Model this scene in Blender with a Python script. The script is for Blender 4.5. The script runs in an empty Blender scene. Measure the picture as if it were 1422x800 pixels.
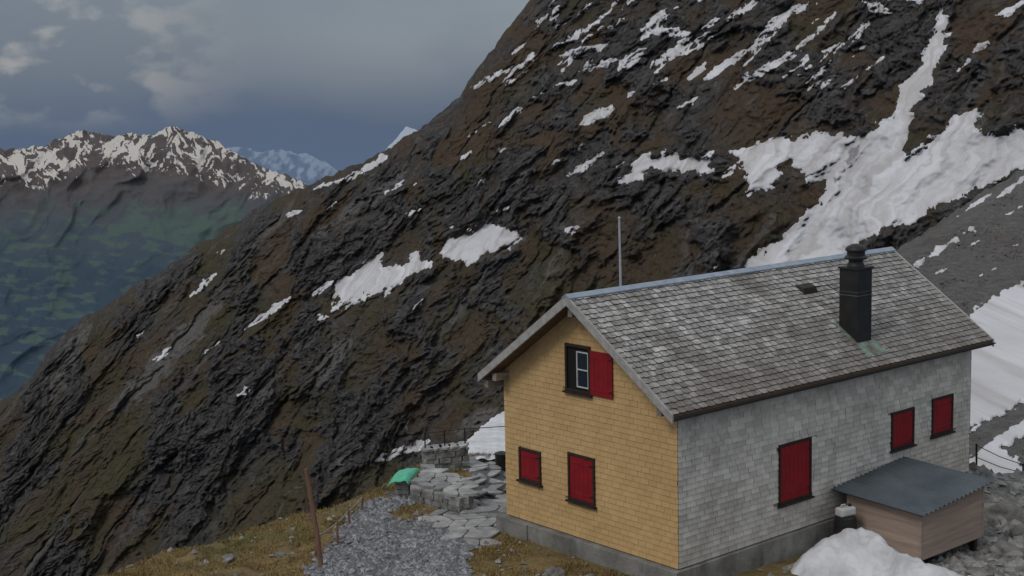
import bpy, math, random, bmesh
import numpy as np
from mathutils import Vector, Matrix, noise as mnoise
random.seed(7); rng=np.random.default_rng(7)
scene=bpy.context.scene; col=scene.collection
R_=math.radians
# ------------------------------------------------------------------ camera and hut dimensions (metres)
f=1959.; PITCH,ROLL=.135,-.023; zc=9.784; HX,HY,TH=3.311,28.192,.703
W,L,of,ob,oe,zr,ze=5.465,10.86,.473,.455,.326,5.505,3.394
p,r=PITCH,ROLL
Fw=np.array([0,math.cos(p),-math.sin(p)]); R0=np.array([1.,0,0]); U0=np.array([0,math.sin(p),math.cos(p)])
Rt=math.cos(r)*R0+math.sin(r)*U0; Up=-math.sin(r)*R0+math.cos(r)*U0
CAM=np.array([0,0,zc])
def ray(px,py): return Fw+Rt*(px-711)/f+Up*(400-py)/f
def at_d(px,py,D):
    d=ray(px,py); return CAM+d*D/d[1]
def at_z(px,py,z):
    d=ray(px,py); return CAM+d*(z-zc)/d[2]
cT,sT=math.cos(TH),math.sin(TH)
def w2l(P): x,y=P[0]-HX,P[1]-HY; return np.array([x*cT+y*sT,-x*sT+y*cT,P[2]])
def l2w(x,y,z): return np.array([HX+x*cT-y*sT,HY+x*sT+y*cT,z])
def lray(px,py):
    d=ray(px,py); return w2l(CAM), np.array([d[0]*cT+d[1]*sT,-d[0]*sT+d[1]*cT,d[2]])
def on_x(px,py,xv=0):
    o,d=lray(px,py); return o+d*(xv-o[0])/d[0]
def on_y(px,py,yv=0):
    o,d=lray(px,py); return o+d*(yv-o[1])/d[1]
TAN=(zr-ze)/(W/2+oe); ANG=math.atan(TAN)
def on_roof(px,py):
    o,d=lray(px,py); t=(ze+(o[1]+oe)*TAN-o[2])/(d[2]-d[1]*TAN); return o+d*t
def projN(X,Y,Z):
    rel=np.stack([X,Y,Z-zc],-1); dd=rel@Fw
    return 711+f*(rel@Rt)/dd, 400-f*(rel@Up)/dd
def rays(PX,PY): return Fw+Rt*((PX-711)/f)[...,None]+Up*((400-PY)/f)[...,None]
# ------------------------------------------------------------------ noise
def perlin(x,y,seed=0):
    xi=np.floor(x).astype(np.int64); yi=np.floor(y).astype(np.int64); xf=x-xi; yf=y-yi
    def g(a,b,dx,dy):
        h=(a*374761393+b*668265263+seed*144269504)&0xffffffff
        h=((h^(h>>13))*1274126177)&0xffffffff; h=h^(h>>16)
        an=h/4294967296.*6.28318
        return np.cos(an)*dx+np.sin(an)*dy
    u=xf**3*(xf*(xf*6-15)+10); v=yf**3*(yf*(yf*6-15)+10)
    a=g(xi,yi,xf,yf); b=g(xi+1,yi,xf-1,yf); c=g(xi,yi+1,xf,yf-1); d=g(xi+1,yi+1,xf-1,yf-1)
    return ((a+(b-a)*u)+((c+(d-c)*u)-(a+(b-a)*u))*v)*1.5
def fbm(x,y,o=4,seed=0,gain=.5):
    s=0;a=1
    for k in range(o): s=s+a*perlin(x,y,seed+k*17); x,y=x*1.62-y*1.22+3.1,x*1.22+y*1.62+1.7; a*=gain
    return s
def fbmA(x,y,o=4,seed=0,gain=.5):
    s=0;a=1
    for k in range(o): s=s+a*perlin(x,y,seed+k*17); x=x*2.03+3.1; y=y*2.03+1.7; a*=gain
    return s
def ridged(x,y,o=4,seed=0,gain=.5):
    s=0;a=1
    for k in range(o): s=s+a*(1-2*np.abs(perlin(x,y,seed+k*13))); x=x*2.1+1.3; y=y*2.1+5.7; a*=gain
    return s
def sstep(x,a,b): t=np.clip((x-a)/(b-a),0,1); return t*t*(3-2*t)
def sdpoly(X,Y,poly):
    poly=np.array(poly,float); d=np.full(X.shape,1e18); ins=np.zeros(X.shape,bool); n=len(poly)
    for i in range(n):
        ax,ay=poly[i]; bx,by=poly[(i+1)%n]; ex,ey=bx-ax,by-ay
        t=np.clip(((X-ax)*ex+(Y-ay)*ey)/(ex*ex+ey*ey+1e-12),0,1)
        d=np.minimum(d,(X-ax-t*ex)**2+(Y-ay-t*ey)**2)
        c=((ay>Y)!=(by>Y)); 
        with np.errstate(divide='ignore',invalid='ignore'): xx=(bx-ax)*(Y-ay)/(by-ay+1e-12)+ax
        ins^=(c&(X<xx))
    return np.where(ins,1,-1)*np.sqrt(d)
def sdseg(X,Y,a,b,r0):
    ex,ey=b[0]-a[0],b[1]-a[1]; t=np.clip(((X-a[0])*ex+(Y-a[1])*ey)/(ex*ex+ey*ey+1e-9),0,1)
    r=r0*np.sqrt(np.clip(1.15-(2*t-1)**2,0,2))
    return r-np.hypot(X-a[0]-t*ex,Y-a[1]-t*ey)
def SEG(s):
    a,b,r=s
    def fn(X,Y):
        m=(X>min(a[0],b[0])-20)&(X<max(a[0],b[0])+20)&(Y>min(a[1],b[1])-20)&(Y<max(a[1],b[1])+20)
        o=np.full(X.shape,-60.); o[m]=sdseg(X[m],Y[m],a,b,r); return o
    return fn
# ------------------------------------------------------------------ object helpers
def tag(o,label=None,cat=None,group=None,kind=None):
    if label:o['label']=label
    if cat:o['category']=cat
    if group:o['group']=group
    if kind:o['kind']=kind
    return o
def empty(name,loc,rz=0):
    o=bpy.data.objects.new(name,None); col.objects.link(o); o.location=Vector(loc); o.rotation_euler=(0,0,rz); o.empty_display_size=.3; return o
def mesh_np(name,V,F,mat,attrs={},smooth=True,parent=None):
    me=bpy.data.meshes.new(name); V=np.ascontiguousarray(V,dtype=np.float32); F=np.ascontiguousarray(F,dtype=np.int32); k=F.shape[1]
    me.vertices.add(len(V)); me.vertices.foreach_set('co',V.ravel())
    me.loops.add(F.size); me.loops.foreach_set('vertex_index',F.ravel())
    me.polygons.add(len(F)); me.polygons.foreach_set('loop_start',np.arange(0,F.size,k,dtype=np.int32))
    me.update(calc_edges=True)
    me.polygons.foreach_set('use_smooth',np.full(len(F),smooth,dtype=bool))
    for n,a in attrs.items():
        a=np.ascontiguousarray(a,dtype=np.float32)
        dom='FACE' if len(a)==len(F) and len(a)!=len(V) else 'POINT'
        if a.ndim==2:
            t=me.attributes.new(n,'FLOAT_VECTOR',dom); t.data.foreach_set('vector',a.ravel())
        else:
            t=me.attributes.new(n,'FLOAT',dom); t.data.foreach_set('value',a.ravel())
    me.materials.append(mat); o=bpy.data.objects.new(name,me); col.objects.link(o)
    if parent:o.parent=parent
    return o
def grid_faces(r,c):
    i=np.arange(r*c).reshape(r,c)
    return np.stack([i[:-1,:-1],i[1:,:-1],i[1:,1:],i[:-1,1:]],-1).reshape(-1,4)
def grid_obj(name,P,mat,attrs={}):
    r,c=P.shape[:2]
    return mesh_np(name,P.reshape(-1,3),grid_faces(r,c),mat,{k:(v.reshape(-1,3) if v.ndim==3 else v.ravel()) for k,v in attrs.items()})
def subset(name,P,val,off,mat,attrs={}):
    ins=val>0; ff=ins[:-1,:-1]|ins[1:,:-1]|ins[1:,1:]|ins[:-1,1:]
    if not ff.any(): return None
    r,c=val.shape; gr,gc=np.gradient(val); g2=gr**2+gc**2+1e-9
    RR,CC=np.meshgrid(np.arange(r),np.arange(c),indexing='ij')
    dr=np.where(ins,0,np.clip(-val*gr/g2,-1,1)); dc=np.where(ins,0,np.clip(-val*gc/g2,-1,1))
    a=np.clip(RR+dr,0,r-1.001); b=np.clip(CC+dc,0,c-1.001); ai=a.astype(int); bi=b.astype(int); fa=(a-ai)[...,None]; fb=(b-bi)[...,None]
    Q=(P[ai,bi]*(1-fa)+P[ai+1,bi]*fa)*(1-fb)+(P[ai,bi+1]*(1-fa)+P[ai+1,bi+1]*fa)*fb+np.array(off)*np.clip(val*.25+.3,.15,1)[...,None]
    F=grid_faces(r,c)[ff.ravel()]; u,inv=np.unique(F,return_inverse=True)
    return mesh_np(name,Q.reshape(-1,3)[u],inv.reshape(-1,4),mat,{k:(v.reshape(-1,3)[u] if v.ndim==3 else v.ravel()[u]) for k,v in attrs.items()})
class MB:
    def __init__(s): s.v=[];s.f=[];s.r=[]
    def add(s,vs,fs,r=None):
        n=len(s.v); r=random.random() if r is None else r
        s.v+=[tuple(map(float,v)) for v in vs]; s.f+=[tuple(i+n for i in f) for f in fs]; s.r+=(r if isinstance(r,list) else [r]*len(fs))
    def hexa(s,p,r=None): s.add(p,[(0,3,2,1),(4,5,6,7),(0,1,5,4),(1,2,6,5),(2,3,7,6),(3,0,4,7)],r)
    def box(s,a,b,r=None,j=0):
        x0,y0,z0=a;x1,y1,z1=b
        p=[(x0,y0,z0),(x1,y0,z0),(x1,y1,z0),(x0,y1,z0),(x0,y0,z1),(x1,y0,z1),(x1,y1,z1),(x0,y1,z1)]
        if j: p=[tuple(c+random.uniform(-j,j) for c in v) for v in p]
        s.hexa(p,r)
    def fbox(s,fr,a0,a1,b0,b1,n0,n1,r=None):
        O,a,b,n=fr; P=lambda i,j,k:O+a*i+b*j+n*k
        s.hexa([P(a0,b0,n0),P(a1,b0,n0),P(a1,b1,n0),P(a0,b1,n0),P(a0,b0,n1),P(a1,b0,n1),P(a1,b1,n1),P(a0,b1,n1)],r)
    def tube(s,pts,rad,n=10,r=None):
        pts=[Vector(p) for p in pts]; rad=rad if isinstance(rad,(list,tuple)) else [rad]*len(pts); vs=[];fs=[]
        for i,p in enumerate(pts):
            t=(pts[min(i+1,len(pts)-1)]-pts[max(i-1,0)]).normalized()
            a=t.cross(Vector((0,1,0)) if abs(t.z)>.8 else Vector((0,0,1))).normalized(); b=t.cross(a)
            for k in range(n):
                w=2*math.pi*k/n; vs.append(p+(a*math.cos(w)+b*math.sin(w))*rad[i])
        for i in range(len(pts)-1):
            for k in range(n): fs.append((i*n+k,i*n+(k+1)%n,(i+1)*n+(k+1)%n,(i+1)*n+k))
        fs.append(tuple(range(n))[::-1]); fs.append(tuple(range((len(pts)-1)*n,len(pts)*n))); s.add(vs,fs,r)
    def lathe(s,c,prof,n=20,r=None): s.tube([(c[0],c[1],c[2]+z) for _,z in prof],[q for q,_ in prof],n,r)
    def build(s,name,mat,parent=None,smooth=False,bevel=0):
        me=bpy.data.meshes.new(name); me.from_pydata(s.v,[],s.f); me.update()
        t=me.attributes.new('rnd','FLOAT','FACE'); t.data.foreach_set('value',np.array(s.r,dtype=np.float32))
        me.materials.append(mat); o=bpy.data.objects.new(name,me); col.objects.link(o)
        bm=bmesh.new(); bm.from_mesh(me); bmesh.ops.recalc_face_normals(bm,faces=bm.faces); bm.to_mesh(me); bm.free()
        if smooth: me.polygons.foreach_set('use_smooth',np.full(len(me.polygons),True)); me.set_sharp_from_angle(angle=R_(40))
        if bevel:
            m=o.modifiers.new('bevel','BEVEL'); m.width=bevel; m.segments=2; m.limit_method='ANGLE'
        if parent:o.parent=parent
        return o
# ------------------------------------------------------------------ materials
def mk(name,ramp,scale=5,detail=5,rough=.9,bump=.3,bscale=30,bdist=.02,rnd=0,stretch=(1,1,1),attr=None,spec=.3,metal=0,nrough=.6,bdet=3,brough=.5):
    m=bpy.data.materials.new(name); m.use_nodes=True; nt=m.node_tree; N=nt.nodes; Lk=nt.links.new
    bs=N['Principled BSDF']; bs.inputs['Roughness'].default_value=rough; bs.inputs['Specular IOR Level'].default_value=spec; bs.inputs['Metallic'].default_value=metal
    if attr: tc=N.new('ShaderNodeAttribute'); tc.attribute_name=attr; src=tc.outputs['Vector']
    else: tc=N.new('ShaderNodeTexCoord'); src=tc.outputs['Object']
    mp=N.new('ShaderNodeMapping'); mp.inputs['Scale'].default_value=stretch; Lk(src,mp.inputs[0])
    no=N.new('ShaderNodeTexNoise'); no.inputs['Scale'].default_value=scale; no.inputs['Detail'].default_value=detail; no.inputs['Roughness'].default_value=nrough; Lk(mp.outputs[0],no.inputs['Vector'])
    cr=N.new('ShaderNodeValToRGB'); Lk(no.outputs['Fac'],cr.inputs[0]); el=cr.color_ramp.elements
    while len(el)<len(ramp): el.new(.5)
    for e,(p,c) in zip(el,ramp): e.position=p; e.color=(*c,1)
    c=cr.outputs['Color']
    if rnd:
        at=N.new('ShaderNodeAttribute'); at.attribute_name='rnd'; mr=N.new('ShaderNodeMapRange'); mr.clamp=False; mr.inputs[3].default_value=1-rnd; mr.inputs[4].default_value=1+rnd; Lk(at.outputs['Fac'],mr.inputs[0])
        vm=N.new('ShaderNodeVectorMath'); vm.operation='SCALE'; Lk(c,vm.inputs[0]); Lk(mr.outputs[0],vm.inputs['Scale']); c=vm.outputs[0]
    Lk(c,bs.inputs['Base Color'])
    if bump:
        n2=N.new('ShaderNodeTexNoise'); n2.inputs['Scale'].default_value=bscale; n2.inputs['Detail'].default_value=bdet; n2.inputs['Roughness'].default_value=brough; Lk(mp.outputs[0],n2.inputs['Vector'])
        bp=N.new('ShaderNodeBump'); bp.inputs['Strength'].default_value=bump; bp.inputs['Distance'].default_value=bdist; Lk(n2.outputs['Fac'],bp.inputs['Height']); Lk(bp.outputs[0],bs.inputs['Normal'])
    return m
def mixin(m,fac_socket_fn,color):
    nt=m.node_tree;N=nt.nodes;Lk=nt.links.new; bs=N['Principled BSDF']; old=bs.inputs['Base Color'].links[0].from_socket
    mx=N.new('ShaderNodeMix'); mx.data_type='RGBA'; Lk(old,mx.inputs['A']); mx.inputs['B'].default_value=(*color,1)
    Lk(fac_socket_fn(N,Lk),mx.inputs['Factor']); Lk(mx.outputs['Result'],bs.inputs['Base Color'])
def nfac(scale,lo,hi,attr=None,stretch=(1,1,1),detail=5,amt=1,ofs=(0,0,0),rough=.62):
    def fn(N,Lk):
        if attr: tc=N.new('ShaderNodeAttribute'); tc.attribute_name=attr; s=tc.outputs['Vector']
        else: tc=N.new('ShaderNodeTexCoord'); s=tc.outputs['Object']
        mp=N.new('ShaderNodeMapping'); mp.inputs['Scale'].default_value=stretch; mp.inputs['Location'].default_value=ofs; Lk(s,mp.inputs[0])
        no=N.new('ShaderNodeTexNoise'); no.inputs['Scale'].default_value=scale; no.inputs['Detail'].default_value=detail; no.inputs['Roughness'].default_value=rough; Lk(mp.outputs[0],no.inputs['Vector'])
        mr=N.new('ShaderNodeMapRange'); mr.inputs[1].default_value=lo; mr.inputs[2].default_value=hi; mr.inputs[4].default_value=amt; Lk(no.outputs['Fac'],mr.inputs[0]); return mr.outputs[0]
    return fn
def xfac(lo,hi,amt,ax=0,nz=0):
    def fn(N,Lk):
        tc=N.new('ShaderNodeTexCoord'); sp=N.new('ShaderNodeSeparateXYZ'); Lk(tc.outputs['Object'],sp.inputs[0]); s=sp.outputs[ax]
        if nz:
            no=N.new('ShaderNodeTexNoise'); no.inputs['Scale'].default_value=1.6; no.inputs['Detail'].default_value=6; no.inputs['Roughness'].default_value=.7; Lk(tc.outputs['Object'],no.inputs['Vector'])
            ma=N.new('ShaderNodeMath'); ma.operation='MULTIPLY_ADD'; ma.inputs[1].default_value=nz; Lk(no.outputs['Fac'],ma.inputs[0]); Lk(s,ma.inputs[2]); s=ma.outputs[0]
        mr=N.new('ShaderNodeMapRange'); mr.inputs[1].default_value=lo; mr.inputs[2].default_value=hi; mr.inputs[4].default_value=amt; Lk(s,mr.inputs[0]); return mr.outputs[0]
    return fn
def afac(attr,lo,hi,amt=1,nscale=0,namp=0,nattr=None,detail=5):
    def fn(N,Lk):
        at=N.new('ShaderNodeAttribute'); at.attribute_name=attr; s=at.outputs['Fac']
        if nscale:
            no=N.new('ShaderNodeTexNoise'); no.inputs['Scale'].default_value=nscale; no.inputs['Detail'].default_value=detail; no.inputs['Roughness'].default_value=.68
            if nattr: ta=N.new('ShaderNodeAttribute'); ta.attribute_name=nattr; Lk(ta.outputs['Vector'],no.inputs['Vector'])
            else: tc=N.new('ShaderNodeTexCoord'); Lk(tc.outputs['Object'],no.inputs['Vector'])
            ma=N.new('ShaderNodeMath'); ma.operation='MULTIPLY_ADD'; ma.inputs[1].default_value=namp; Lk(no.outputs['Fac'],ma.inputs[0]); Lk(s,ma.inputs[2]); s=ma.outputs[0]
        mr=N.new('ShaderNodeMapRange'); mr.inputs[1].default_value=lo; mr.inputs[2].default_value=hi; mr.inputs[4].default_value=amt; Lk(s,mr.inputs[0]); return mr.outputs[0]
    return fn
m_yel=mk('yellow_shingle',[(.3,(.45,.288,.125)),(.7,(.53,.355,.165))],.8,rnd=.07,bump=.12,bscale=40,bdist=.004)
m_gry=mk('grey_shingle',[(.28,(.38,.355,.31)),(.5,(.51,.485,.435)),(.72,(.61,.59,.535))],1.5,rnd=.16,bump=.25,bscale=35,bdist=.006)
mixin(m_gry,nfac(2.4,.54,.70,amt=.4,stretch=(1,1,.5)),(.29,.27,.24))
mixin(m_gry,xfac(1.9,.1,.35,2,1.2),(.30,.265,.215))
m_roof=mk('roof_shingle',[(.28,(.14,.13,.12)),(.44,(.26,.247,.23)),(.56,(.38,.367,.348)),(.70,(.56,.547,.527))],4.0,rnd=.27,bump=.4,bscale=30,bdist=.01,nrough=.72)
mixin(m_roof,nfac(11,.53,.66,detail=5,amt=.5),(.085,.074,.063))
mixin(m_roof,nfac(.7,.52,.66,detail=6,amt=.62),(.11,.095,.08))
mixin(m_roof,xfac(4.95,3.9,.55,2,.9),(.12,.098,.078))
mixin(m_roof,xfac(3.5,11,.25),(.15,.14,.13))
m_wood=mk('weathered_wood',[(.3,(.16,.13,.10)),(.7,(.30,.26,.21))],3,stretch=(1,1,8),rnd=.15)
m_barge=mk('grey_bargeboard',[(.3,(.26,.25,.23)),(.7,(.42,.40,.37))],6,rnd=.1)
m_soff=mk('brown_soffit',[(.3,(.10,.06,.035)),(.7,(.17,.11,.06))],6)
m_red=mk('red_paint',[(.3,(.18,.005,.009)),(.7,(.26,.008,.013))],3,rough=.65,rnd=.05,bump=.1)
m_dkw=mk('dark_brown_frame',[(.3,(.018,.012,.009)),(.7,(.035,.024,.018))],8,rough=.7)
m_white=mk('white_paint',[(.3,(.42,.42,.41)),(.7,(.54,.54,.52))],6,rough=.5,bump=.05)
m_glass=mk('dark_glass',[(.3,(.01,.012,.015)),(.7,(.016,.018,.02))],2,rough=.12,bump=0,spec=.5)
m_int=mk('interior_shade',[(.3,(.008,.007,.006)),(.7,(.014,.012,.01))],2,bump=0)
m_conc=mk('concrete',[(.3,(.13,.125,.115)),(.7,(.27,.26,.24))],1.6,bump=.5,bscale=14,bdist=.03)
mixin(m_conc,nfac(2.2,.5,.7,stretch=(1,1,.3),amt=.6),(.07,.065,.055))
m_blk=mk('black_metal',[(.3,(.012,.011,.011)),(.7,(.024,.022,.021))],5,rough=.5,bump=.1)
m_band=mk('dull_band_metal',[(.3,(.07,.068,.065)),(.7,(.11,.105,.10))],5,rough=.5,bump=.1)
m_steel=mk('galvanised_steel',[(.3,(.35,.37,.40)),(.7,(.48,.50,.53))],4,rough=.45,bump=.08,metal=.3)
m_blue=mk('blue_grey_ridge_metal',[(.3,(.20,.25,.31)),(.7,(.32,.36,.41))],5,rough=.5,bump=.1)
m_corr=mk('blue_grey_metal_roofing',[(.3,(.060,.076,.088)),(.7,(.10,.12,.135))],1.5,rough=.5,bump=.1,rnd=.05)
m_ply=mk('weathered_tan_boards',[(.3,(.26,.195,.155)),(.7,(.37,.29,.235))],2.5,rnd=.10,bump=.25,bscale=18,stretch=(.35,.35,4))
m_snow=mk('snow',[(.3,(.42,.415,.42)),(.62,(.65,.655,.67))],1.2,detail=8,rough=.8,bump=.6,bscale=5,bdist=.07,bdet=6,brough=.55)
mixin(m_snow,nfac(3.0,.57,.74,detail=7,amt=.45),(.27,.245,.22))
m_snowm=mk('mountain_snow',[(.3,(.45,.44,.45)),(.6,(.59,.59,.61))],.04,attr='flow',detail=8,rough=.8,bump=.15,bscale=.3,bdist=.5)
mixin(m_snowm,nfac(.12,.45,.62,attr='flow',stretch=(1,.09,1),amt=.75,detail=7),(.35,.325,.31))
mixin(m_snowm,nfac(.5,.64,.74,attr='flow',stretch=(1,.35,1),amt=.4),(.13,.12,.11))
m_stone=mk('grey_stone',[(.3,(.11,.105,.10)),(.5,(.20,.195,.185)),(.7,(.32,.31,.29))],4,rnd=.28,bump=.6,bscale=14,bdist=.03)
m_grav=mk('gravel',[(.3,(.13,.133,.142)),(.5,(.22,.226,.238)),(.7,(.36,.368,.385))],18,rnd=.42,bump=.8,bscale=40,bdist=.04)
mixin(m_grav,nfac(.8,.52,.68,amt=.45),(.11,.10,.085))
m_grd=mk('alpine_turf',[(.3,(.05,.038,.022)),(.45,(.14,.098,.04)),(.6,(.19,.135,.056)),(.75,(.10,.09,.036))],1.3,detail=7,bump=.8,bscale=9,bdist=.08)
mixin(m_grd,nfac(.35,.52,.66,amt=.6),(.075,.075,.024))
m_gras=mk('dry_grass',[(.3,(.18,.125,.046)),(.7,(.29,.205,.082))],.6,rnd=.35,bump=0)
mixin(m_gras,nfac(.35,.52,.66,amt=.7),(.12,.12,.04))
m_tarp=mk('green_tarp',[(.3,(.06,.36,.22)),(.7,(.10,.46,.29))],5,rough=.5)
m_post=mk('reddish_brown_timber',[(.3,(.12,.065,.045)),(.7,(.22,.13,.09))],6,stretch=(1,1,.2))
m_rope=mk('grey_rope',[(.3,(.2,.18,.16)),(.7,(.3,.28,.25))],20)
# mountain: bare rock, then turf on the gentler ground, then scree chutes and pale blocks
m_mt=mk('mountain_rock',[(.30,(.017,.016,.016)),(.45,(.042,.040,.039)),(.57,(.074,.071,.070)),(.70,(.15,.147,.145))],.16,attr='flow',detail=8,nrough=.8,bump=.9,bscale=.7,bdist=.9,spec=.1,rough=1,bdet=6,brough=.75)
mixin(m_mt,afac('turf',.60,.96,.82,.30,.6,'flow',7),(.070,.048,.029))
mixin(m_mt,afac('olive',.58,.96,.75,.18,.5,'flow',5),(.052,.048,.025))
mixin(m_mt,afac('chute',.70,1.05,.85,.35,.5,'flow',5),(.115,.110,.105))
mixin(m_mt,nfac(.40,.50,.36,attr='flow',detail=7,amt=.75,ofs=(9,3,0),rough=.8),(.014,.0125,.012))
mixin(m_mt,nfac(1.0,.59,.70,attr='flow',detail=5,amt=.6,rough=.72),(.13,.126,.122))
m_scree=mk('scree',[(.3,(.065,.061,.057)),(.5,(.115,.109,.104)),(.7,(.19,.183,.176))],1.0,detail=8,nrough=.85,bump=.9,bscale=1.6,bdist=.3,rough=1,spec=.1,bdet=6,brough=.75)
mixin(m_scree,nfac(.09,.50,.64,amt=.5),(.075,.06,.046))
mixin(m_scree,nfac(1.5,.60,.7,amt=.6,detail=4),(.20,.19,.18))
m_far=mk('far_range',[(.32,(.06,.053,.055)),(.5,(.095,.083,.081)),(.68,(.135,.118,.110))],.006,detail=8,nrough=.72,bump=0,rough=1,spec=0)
mixin(m_far,afac('low',.2,.45,.92,.002,.12),(.074,.092,.110))  # lower slope and forest tones, with blue distance haze painted into the colour
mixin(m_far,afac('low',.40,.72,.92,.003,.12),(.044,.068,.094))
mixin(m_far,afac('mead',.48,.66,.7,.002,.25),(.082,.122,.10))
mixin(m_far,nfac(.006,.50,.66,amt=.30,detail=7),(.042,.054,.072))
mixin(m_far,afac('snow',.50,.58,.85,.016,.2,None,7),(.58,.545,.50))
m_far2=mk('hazy_range',[(.35,(.11,.155,.23)),(.6,(.135,.18,.26))],.0012,detail=6,bump=0,rough=1,spec=0)  # rock and snow colours carry the aerial haze as a painted blue tint
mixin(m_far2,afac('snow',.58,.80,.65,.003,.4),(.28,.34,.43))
m_far3=mk('hazy_snow_peak',[(.35,(.13,.18,.26)),(.6,(.16,.21,.29))],.0012,detail=6,bump=0,rough=1,spec=0)  # peak colours paled towards blue, painting in the haze of distance
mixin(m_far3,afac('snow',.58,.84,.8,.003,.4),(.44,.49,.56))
# ------------------------------------------------------------------ main mountain
def interp(px,pts):
    p=np.array(pts,float); return np.interp(px,p[:,0],p[:,1])
big=[([(1308,12),(1316,30),(1312,60),(1303,95),(1285,125),(1268,155),(1258,190),(1256,224),(1275,212),(1305,182),(1335,158),(1358,145),(1356,170),(1372,190),(1440,170),(1440,228),(1370,255),(1320,282),(1270,305),(1225,320),(1190,345),(1120,385),(1025,385),(1038,362),(1085,330),(1120,295),(1150,265),(1145,250),(1165,238),(1185,205),(1212,178),(1240,158),(1250,125),(1275,95),(1292,55)],'long snowfield filling the gully at right above the roof'),
([(1018,212),(1040,205),(1075,195),(1110,190),(1160,186),(1200,190),(1190,225),(1165,252),(1125,255),(1110,235),(1090,222),(1075,232),(1085,248),(1060,265),(1042,268),(1035,240)],'ragged snow lobe on the left edge of the gully snowfield'),
([(862,250),(880,225),(895,208),(905,222),(930,216),(985,222),(990,236),(960,240),(930,240),(905,234),(880,256)],'snow patch high above the roof ridge left of the gully snowfield'),
([(611,352),(620,330),(650,325),(680,308),(700,316),(724,322),(720,340),(700,342),(680,352),(655,364),(633,364)],'snow patch on mid slope, left of the thin pole'),
([(445,440),(470,420),(462,395),(500,372),(528,352),(532,370),(560,370),(575,353),(599,365),(575,380),(550,397),(525,408),(500,415),(475,427)],'largest snow patch of the left lower slope'),
([(341,457),(365,435),(385,420),(404,412),(395,427),(370,442)],'narrow snow strip low on the left slope'),
([(804,174),(812,158),(835,150),(858,148),(845,162),(825,170)],'small oval snow patch high on the dark face')]
SIL=[(-120,650),(-60,600),(0,557),(22,543),(45,522),(60,500),(78,474),(100,452),(130,436),(180,401),(205,388),(240,364),(290,332),(330,307),(380,277),(420,259),(480,236),(540,206),(600,166),(640,131),(660,100),(700,46),(735,0),(775,-45),(850,-110),(1000,-180),(1520,-300)]
nc,nr=1100,640
pxs=np.linspace(-110,1510,nc); sil=interp(pxs,SIL); sil=sil+fbm(pxs/26,pxs*0,5,3,.6)*4.5
t=np.linspace(0,1,nr)[:,None]; PX=np.repeat(pxs[None],nr,0); PY=sil[None]+t*(870-sil[None])
n=np.array([-.5,-.46,.735]); n/=np.linalg.norm(n)
d=rays(PX,PY); d=d/d[...,1:2]
D=-470/(d@n)
e1=np.cross(n,[0,0,1.]); e1/=np.linalg.norm(e1); e2=np.cross(n,e1)
B0=CAM+d*D[...,None]; fa=B0@e1; fb=B0@e2
wa=fa+9*fbm(fa/45,fb/45,5,91,.6); wb=fb+9*fbm(fa/45,fb/45,5,57,.6)
sn=np.full(PX.shape,-1e3)
for pl_,_ in big[:5]: sn=np.maximum(sn,sdpoly(PX,PY,pl_))
calm=1-.90*sstep(sn,-7,7)
rg=ridged(wa/110,wb/240,3,5,.45)
gul=np.abs(fbmA(wa/62,wb/420,3,15,.5)); gul=-np.exp(-(gul/.10)**2)      # narrow gullies running down the fall line
bandc=wb*.8+wa*.5
cliff=sstep(fbm(wa/105,bandc/48,6,63,.62),-.22,.48)*(1-sstep(sn,-4,4))
flute=ridged(wa/13,wb/21,5,33,.6); blocks=ridged((wa+wb)/7,(wb-wa)/6.5,4,44,.62); step=fbm(wa/30,bandc/6,5,29,.6)
soft=fbm(wa/26,wb/30,6,21,.54)
disp=-14*rg-calm*(4.5*gul+3.8*soft+cliff*(2.7*flute+1.4*blocks+2.2*step+3.5)+(1-cliff)*(1.0*fbm(wa/5,wb/5,5,17,.66)+.5*ridged(wa/7,wb/8,4,48,.6)))
D2=D+disp+70*np.exp(-np.maximum(PY-sil[None],0)/9.)
MT=CAM+d*D2[...,None]
back=[]
for k in range(1,7): back.append(MT[0]+np.array([10.*k,90.*k,-14.*k*k]))
MTf=np.concatenate([np.stack(back[::-1]),MT],0)
flow=np.stack([wa,wb*.85,0*wa],-1)
turf=np.clip(.66-.48*cliff+.34*fbm(wa/60,wb/50,5,71,.6)-.06*(flute-.4)+.2*gul,0,1)
olive=np.clip(.28+.45*fbm(wa/70,wb/45,4,72,.55)-.35*cliff+.28*sstep(PY,150,650),0,1)
chute=np.clip(.20-.30*gul*sstep(fbm(wa/90,wb/90,3,74),-.2,.3)+.50*fbmA(wa/9,wb/150,4,73,.5),0,1)
wig=9*fbm(fa/14,fb/14,4,7,.6)
for a_,b_,w_ in (((305,420),(160,570),12),((262,468),(205,540),7),((480,470),(440,530),9),((700,560),(640,600),6),((560,240),(440,330),5),((120,455),(60,560),7)):
    chute=np.maximum(chute,np.clip(.72+(sdseg(PX,PY,a_,b_,w_)+wig)/20.,0,.95))
pad=lambda a:np.concatenate([np.repeat(a[:1],6,0),a],0)
mt=grid_obj('mountain',MTf,m_mt,{'flow':pad(flow),'turf':pad(turf),'olive':pad(olive),'chute':pad(chute)})
tag(mt,'steep dark rocky mountainside behind the hut streaked with snow','mountain',kind='structure')
nz=fbm(fa/9,fb/9,6,8,.64)
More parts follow.
